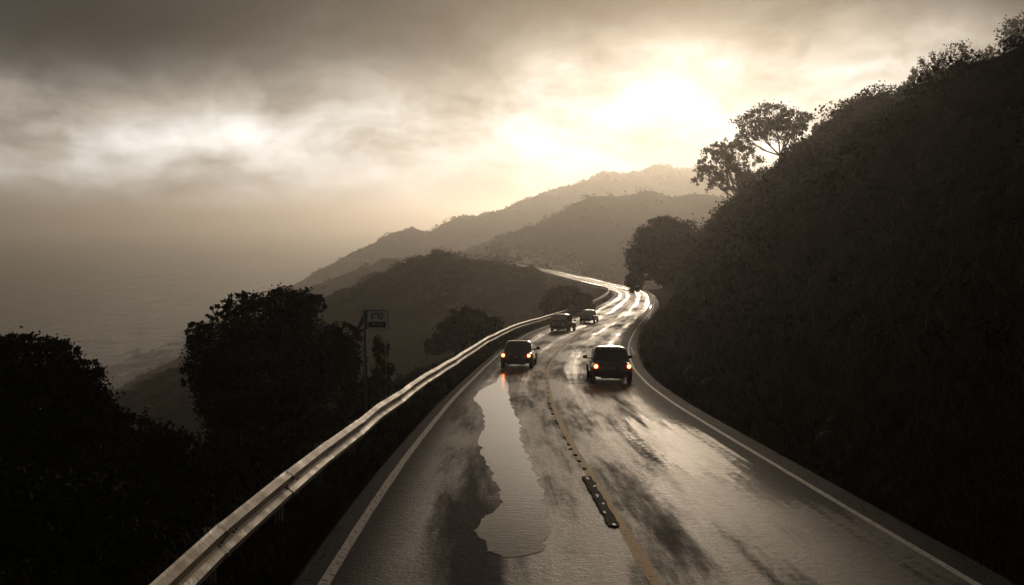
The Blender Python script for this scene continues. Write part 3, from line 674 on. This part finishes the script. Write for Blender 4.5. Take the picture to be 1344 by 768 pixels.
def resample(fx, Y0, Y1, step=4.0):
    Ys = np.arange(Y0, Y1, .1); xs = np.array([fx(y) for y in Ys]); s = np.concatenate([[0], np.cumsum(np.hypot(np.diff(Ys), np.diff(xs)))])
    g = np.arange(0, s[-1], step); return [(float(np.interp(q, s, xs)), float(np.interp(q, s, Ys))) for q in g]
guardrail('guardrail', resample(rail_x, 1.5, 300), 'long weathered steel guardrail curving along the seaward edge of the road')

# ------------------------------------------------------------------ road sign
D = 35.5
pL = P(479, 407, D); g0 = gz(pL.x, pL.y)
sg = empty('road_sign', (pL.x, pL.y, g0), label='square framed sign with arched symbols over a black band, on poles behind the guardrail', cat='sign')
top = pL.z - g0; s = D / F
MB().tube([(0, 0, -.5), (0, 0, top + .02)], .055, 10).build('pole', M['pole'], sg, True, label='thicker pale pole under the left edge of the sign')
MB().tube([(26 * s, .25, -.6), (26 * s, .1, top - .68)], .018, 8).build('pole', M['pole'], sg, True, label='thin pole under the right side of the sign')
cx = 16 * s + .02; wS, hS = 28 * s, 25.5 * s; cz_ = top - hS / 2
MB().box((cx, -.075, cz_), (wS - .03, .012, hS - .03)).build('sign_panel', M['sign_face'], sg, bevel=.003)
fr = MB(); e = .032
fr.box((cx, -.08, cz_ + hS / 2), (wS + e, .035, e)).box((cx - wS / 2, -.08, cz_), (e, .035, hS - e - .002)).box((cx + wS / 2, -.08, cz_ - .02), (e, .035, hS - e + .035))
fr.box((cx, -.08, cz_ - hS / 2), (wS - e, .02, .012))
fr.build('sign_frame', M['black'], sg)
MB().box((cx - .005, -.088, cz_ - hS * .24), (wS * .82, .012, hS * .29)).build('black_band', M['black'], sg)
# symbols: two rounded arch strokes and a stem
def arc(cx_, cz2, rx, rz, a0, a1, n=18): return [(cx_ + rx * math.cos(rad(a0 + (a1 - a0) * i / n)), -.086, cz2 + rz * math.sin(rad(a0 + (a1 - a0) * i / n))) for i in range(n + 1)]
sy = MB(); zc = cz_ + hS * .20
def flat(pts, wd, name_mb):
    for a, b in zip(pts[:-1], pts[1:]):
        a = Vector(a); b = Vector(b); t_ = (b - a).normalized(); n_ = Vector((-t_.z, 0, t_.x)) * wd / 2; a2 = a - t_ * wd * .15; b2 = b + t_ * wd * .15
        name_mb.add([a2 - n_, b2 - n_, b2 + n_, a2 + n_], [(0, 1, 2, 3)])
sy.tube(arc(cx - .135, zc, .095, .105, 20, 255), .022, 6).tube(arc(cx - .125, zc - .01, .045, .05, 90, 380), .013, 6)
sy.tube(arc(cx - .015, zc + .015, .05, .09, -30, 150), .02, 6).tube([(cx + .045, -.086, zc + .09), (cx + .035, -.086, zc - .12)], .013, 6)
sy.tube(arc(cx + .12, zc + .01, .085, .10, -120, 130), .024, 6).tube(arc(cx + .10, zc + .0, .05, .06, 100, 250), .012, 6)
sy.build('symbol', M['black'], sg, True)
bn = MB(); x0 = cx - wS * .27
for i, (wd, hh) in enumerate(((.03, .05), (.022, .06), (.045, .07), (.03, .045), (.05, .055), (.035, .04), (.02, .06), (.045, .07))):
    bn.box((x0 + wd / 2, -.097, cz_ - hS * .235), (wd, .004, .012)).box((x0 + wd * .3, -.097, cz_ - hS * .235 + hh * .1), (.01, .0044, hh)); x0 += wd + .016
bn.build('band_lettering', M['sign_face'], sg)
# angled board seen from the side on the same pole
bd = MB(); a, b = Vector((-.07, .02, top - .20)), Vector((-.30, .08, top - .72))
bd.add([a + Vector((.02, 0, .1)), a + Vector((-.03, 0, .0)), b + Vector((-.05, 0, 0)), b + Vector((.07, 0, -.02)), Vector((-.06, .02, top - .46))] +
       [v + Vector((0, .03, 0)) for v in (a + Vector((.02, 0, .1)), a + Vector((-.03, 0, .0)), b + Vector((-.05, 0, 0)), b + Vector((.07, 0, -.02)), Vector((-.06, .02, top - .46)))],
       [(0, 1, 2, 3, 4), (9, 8, 7, 6, 5), (0, 5, 6, 1), (1, 6, 7, 2), (2, 7, 8, 3), (3, 8, 9, 4), (4, 9, 5, 0)])
bd.box((-.11, .03, top - .74), (.10, .04, .12))
bd.build('side_board', M['black'], sg, label='dark tapering board seen almost edge on, left of the pole')

# ------------------------------------------------------------------ marker strip and studs on the centre line
def strip_thing():
    a = pix_ground(770, 628); b = pix_ground(806, 692); c = (a + b) / 2; root = empty('lane_separator', (c[0], c[1], float(zroad(c[1]))), label='broken black rubber separator strip lying along the left of the yellow line', cat='separator')
    r = np.random.default_rng(4); n = 22; base = MB(); chips = MB()
    for i in range(n):
        f = (i + .5) / n; p = a * (1 - f) + b * f; d = (b - a) / np.linalg.norm(b - a); ln = np.linalg.norm(b - a) / n * 1.3
        ang = math.atan2(d[1], d[0]) + r.normal() * .04; R_ = Matrix.Rotation(ang, 3, 'Z'); z = float(zroad(p[1])) - root.location.z
        q = Vector((p[0] - c[0] + r.normal() * .008, p[1] - c[1], z)); base.box(q + Vector((0, 0, .016 + .002 * (i % 2))), (ln, r.uniform(.17, .21), .03), R_)
        if i % 4 == 1 or i == 10:
            k = Vector((r.normal() * ln * .25, r.normal() * .035, 0)); fm = M.setdefault('chips', None) or simple('pale_chips', (.11, .095, .075), .5, 0, .5, 20); M['chips'] = fm
            MB().box(q + R_ @ k + Vector((0, 0, .04)), (r.uniform(.10, .2), r.uniform(.04, .07), .014), Matrix.Rotation(ang + r.normal() * .3, 3, 'Z')).build('pale_fragment', fm, root, bevel=.004)
    base.build('rubber_base', simple('rubber', (.018, .017, .016), .8, 0, .4, 20, .3, 0, .08), root, bevel=.006)
strip_thing()
studs = [(716, 497), (717, 503), (718, 510), (719, 516), (720, 523), (722, 530), (723, 537), (725, 544), (729, 553), (731, 556), (741, 575), (746, 584), (749, 590), (755, 598), (760, 606), (767, 616)]
sm_ = MB().box((0, 0, .012), (.09, .20, .022)).build('road_stud', simple('stud_rubber', (.02, .019, .018), .85, 0, .3, 20, 0, 0, .06), None, bevel=.007)
for i, (px, py) in enumerate(studs):
    o = sm_ if i == 0 else sm_.copy()
    if i: COL.objects.link(o)
    q = pix_ground(px, py); o.location = (q[0], q[1], float(zroad(q[1]))); o.rotation_euler = (-.08, 0, r.normal() * .15 + .05); o.scale = (r.uniform(.7, 1.2), r.uniform(.6, 1.4), 1)
    tag(o, 'small dark raised road stud in the row along the left side of the yellow line', 'road stud', 'road studs beside the yellow line')

# ------------------------------------------------------------------ cars
def loft(stations, n=28, ex=4.5):
    """stations: (y, zbottom, ztop, half width bottom, half width top)"""
    V = []; Fc = []
    for (y, zb, zt, wb, wt) in stations:
        for k in range(n):
            a = 2 * math.pi * (k + .5) / n; cx_ = math.copysign(abs(math.cos(a)) ** (2 / ex), math.cos(a)); cz2 = math.copysign(abs(math.sin(a)) ** (2 / ex), math.sin(a))
            f = (cz2 + 1) / 2; V.append((cx_ * (wb + (wt - wb) * f), y, zb + (zt - zb) * f))
    for i in range(len(stations) - 1):
        for k in range(n): Fc.append((i * n + k, (i + 1) * n + k, (i + 1) * n + (k + 1) % n, i * n + (k + 1) % n))
    Fc.append(tuple(range(n))); Fc.append(tuple((len(stations) - 1) * n + k for k in range(n))[::-1])
    return V, Fc
def wheel(root, x, y, R_=.35):
    sgn = 1 if x > 0 else -1; w_ = .22; V = []; n = 28; prof = [(R_ * .62, -w_ / 2), (R_ * .9, -w_ / 2), (R_, -w_ / 2 + .03), (R_, w_ / 2 - .03), (R_ * .9, w_ / 2), (R_ * .62, w_ / 2)]
    for k in range(n):
        a = 2 * math.pi * k / n
        for (rr, o) in prof: V.append((o, rr * math.cos(a), rr * math.sin(a)))
    m = len(prof); Fc = [(k * m + j, k * m + j + 1, ((k + 1) % n) * m + j + 1, ((k + 1) % n) * m + j) for k in range(n) for j in range(m - 1)]
    ty = MB().add(V, Fc).build('wheel', M['tyre'], root, True); ty.location = (x - sgn * w_ / 2, y, R_)
    rm = MB(); rm.tube([(-.09, 0, 0), (.09, 0, 0)], R_ * .22, 12)
    for k in range(5):
        a = 2 * math.pi * k / 5; rm.box((sgn * .07, R_ * .38 * math.cos(a), R_ * .38 * math.sin(a)), (.03, .07, R_ * .6), Matrix.Rotation(-a + math.pi / 2 - math.pi / 2, 3, 'X'))
    rm.tube([(-.10, 0, 0), (.085, 0, 0)], R_ * .63, 24, False); rm.tube([(-.03 * sgn, 0, 0), (-.02 * sgn, 0, 0)], R_ * .62, 24)
    rm.build('rim', M['rim'], ty)
def car(name, label, cat, px, py, yaw, paint_, Lr=4.6, W=1.85, H=1.68, lit=(True, True), belt=.98, rear='suv', roofm=None, rails=True, Xp=None):
    q = pix_ground(px, py) if Xp is None else Xp; z = float(zroad(q[1]))
    root = empty(name, (q[0], q[1], z), label=label, cat=cat); hw = W / 2
    pitch = math.atan((float(drop(q[1] + 2)) - float(drop(q[1] - 2))) / 4); root.rotation_euler = (-pitch, 0, -rad(yaw))
    r0, f0 = 0.0, Lr                                           # rear bumper at y=0, nose at y=Lr
    b = .30; dk = belt
    st = [(0.04, .42, dk - .16, hw * .90, hw * .86), (.10, .36, dk - .05, hw * .96, hw * .92), (.22, .32, dk, hw * .99, hw * .95), (.9, b, dk + .01, hw, hw * .955), (Lr * .5, b, dk, hw, hw * .96),
          (Lr * .68, b, dk - .02, hw, hw * .95), (Lr * .86, b, dk - .10, hw * .98, hw * .90), (Lr * .96, .34, dk - .20, hw * .92, hw * .82), (Lr, .42, dk - .34, hw * .80, hw * .72)]
    V, Fc = loft(st); MB().add(V, Fc).build('body', paint_, root, True)
    if rear == 'suv': gh = [(.13, dk - .05, H - .30, .86, .80), (.22, dk - .05, H - .10, .87, .78), (.42, dk - .05, H - .02, .88, .76)]
    elif rear == 'sedan': gh = [(.62, dk - .05, dk + .03, .86, .80), (.95, dk - .05, H - .22, .88, .76), (1.3, dk - .05, H - .03, .88, .74)]
    else: gh = [(1.0, dk - .05, dk + .04, .93, .90), (1.12, dk - .05, H - .16, .92, .80), (1.3, dk - .05, H - .04, .90, .78)]
    gh += [(Lr * .42, dk - .05, H, .88, .76), (Lr * .50, dk - .05, H - .03, .88, .76), (Lr * .60, dk - .05, H - .22, .87, .79), (Lr * .70, dk - .06, dk + .02, .86, .80)]
    V, Fc = loft([(y, a, c, d * hw, e * hw) for (y, a, c, d, e) in gh], ex=6); MB().add(V, Fc).build('cabin', roofm or paint_, root, True)
    y0, zt0 = gh[0][0], gh[1][2]
    yt = gh[1][0]
    # rear window, proud of the cabin
    def pane(pts, nm):
        m_ = MB(); c = sum((Vector(p) for p in pts), Vector()) / 4; nn = (Vector(pts[1]) - Vector(pts[0])).cross(Vector(pts[3]) - Vector(pts[0])).normalized()
        pts = [Vector(p) for p in pts]; m_.add(pts + [p - nn * .03 for p in pts], [(0, 1, 2, 3), (7, 6, 5, 4), (0, 4, 5, 1), (1, 5, 6, 2), (2, 6, 7, 3), (3, 7, 4, 0)])
        return m_.build(nm, M['glass'], root, bevel=.008)
    wz0 = dk + .05; wz1 = H - .15
    yb = y0 - .02 if rear != 'sedan' else y0 + .05
    pane([(-.76 * hw, yb, wz0), (.76 * hw, yb, wz0), (.66 * hw, yt + (.02 if rear != 'sedan' else .16) - .02, wz1), (-.66 * hw, yt + (.02 if rear != 'sedan' else .16) - .02, wz1)], 'rear_window')
    ys_ = yt + .25; ye = Lr * .60
    for sg_ in (-1, 1):
        for (u0, u1) in ((ys_ + (.2 if rear == 'sedan' else 0), (ys_ + ye) / 2 - .05), ((ys_ + ye) / 2 + .05, ye)):
            X0 = sg_ * hw * .885; X1 = sg_ * hw * .795; top_in = .0 if u1 < ye else .22
            pts = [(X0, u0, wz0 - .02), (X0, u1, wz0 - .02), (X1, u1 - top_in, wz1), (X1, u0 + .08, wz1)]
            pane(pts if sg_ > 0 else pts[::-1], 'side_window')
    # bumper, lights, plate, handle, wiper, mirrors, rails
    MB().box((0, .055, .50), (W * .93, .16, .20)).build('rear_bumper', M['trim'], root, bevel=.035, smooth=False)
    MB().box((0, .10, .33), (W * .55, .10, .10)).build('diffuser', M['trim'], root, bevel=.02)
    for k, sg_ in enumerate((-1, 1)):
        on = lit[k]; lx = sg_ * hw * .80
        lp = MB().box((lx, .05, dk - .18), (.20, .09, .22)).build('tail_lamp', M['lamp_on'] if on else M['lamp_off'], root, bevel=.025)
        if on: MB().tube([(lx, -.008, dk - .18), (lx, .02, dk - .18)], [.075, .085], 14).build('bulb', M['lamp_core'], lp)
    MB().box((0, .03, dk - .26), (.62, .03, .17)).build('plate_recess', M['trim'], root, bevel=.008)
    MB().box((0, .012, dk - .27), (.34, .012, .12)).build('licence_plate', M['plate'], root)
    MB().box((0, .04, dk - .10), (.9, .03, .03)).build('tailgate_trim', M['rim'], root, bevel=.005)
    if rear == 'suv': MB().tube([(0, yb - .03, wz0 + .02), (.28, yb - .025, wz0 + .10)], .008, 5).build('rear_wiper', M['trim'], root)
    for sg_ in (-1, 1):
        mr = MB().tube([(sg_ * hw * .88, Lr * .62, dk + .02), (sg_ * (hw + .07), Lr * .615, dk + .06)], .03, 6)
        mr.box((sg_ * (hw + .15), Lr * .61, dk + .10), (.22, .10, .16)); mr.build('side_mirror', M['trim'], root, bevel=.0)
        if rails: MB().tube([(sg_ * hw * .66, yt + .35, H - .04), (sg_ * hw * .66, yt + .42, H + .035), (sg_ * hw * .66, Lr * .48, H + .03), (sg_ * hw * .66, Lr * .50, H - .05)], .016, 6).build('roof_rail', M['rim'], root, True)
        for yy_ in (Lr * .36, Lr * .53): MB().box((sg_ * (hw * .97), yy_, dk - .13), (.03, .16, .03)).build('door_handle', M['trim'], root, bevel=.006)
        arch = MB()
        for yy_ in (.86, Lr - .92):
            V = []; n_ = 16
            for i in range(n_ + 1):
                a = math.pi * i / n_
                for (rr, o) in ((.355, .0), (.355, .02), (.43, .02), (.43, .0)): V.append((sg_ * (hw * .985 + o), yy_ + rr * math.cos(a), .36 + rr * math.sin(a)))
            arch.add(V, [(i * 4 + j, i * 4 + j + 1, (i + 1) * 4 + j + 1, (i + 1) * 4 + j) for i in range(n_) for j in range(3)])
        arch.build('wheel_arch', M['trim'], root)
        for yy_ in (.86, Lr - .92): wheel(root, sg_ * (hw + .005), yy_)
    return root
def heading(Y, f=.5): # degrees to the right of +Y along the lane
    a = XC(Y + 3) - XC(Y - 3); return math.degrees(math.atan(a / 6))
dark = carpaint('dark_car_paint', (.13, .13, .125)); dark2 = carpaint('black_car_paint', (.10, .096, .09)); grey = carpaint('grey_car_paint', (.50, .46, .40)); silver = carpaint('silver_car_paint', (.62, .58, .50))
car('saloon_car', 'dark car with both tail lights lit, in the left lane above the long puddle', 'car', 677, 485, 5.5, dark, H=1.58, rear='sedan', rails=False)
car('pickup_truck', 'black wide bodied pickup with both tail lights lit, alone in the right lane', 'pickup', 804, 505, 1.0, dark2, Lr=5.0, W=1.95, H=1.74, belt=1.04, rear='pickup', rails=False)
car('people_carrier', 'grey tall car with unlit tail lights, second in the left lane beside the guardrail', 'car', 733, 436, 15, grey, H=1.75, lit=(False, False))
car('estate_car', 'small pale silver car farthest along the left lane', 'car', 770, 424.5, 12, silver, Lr=4.7, H=1.6, lit=(False, False), rear='sedan', rails=False)
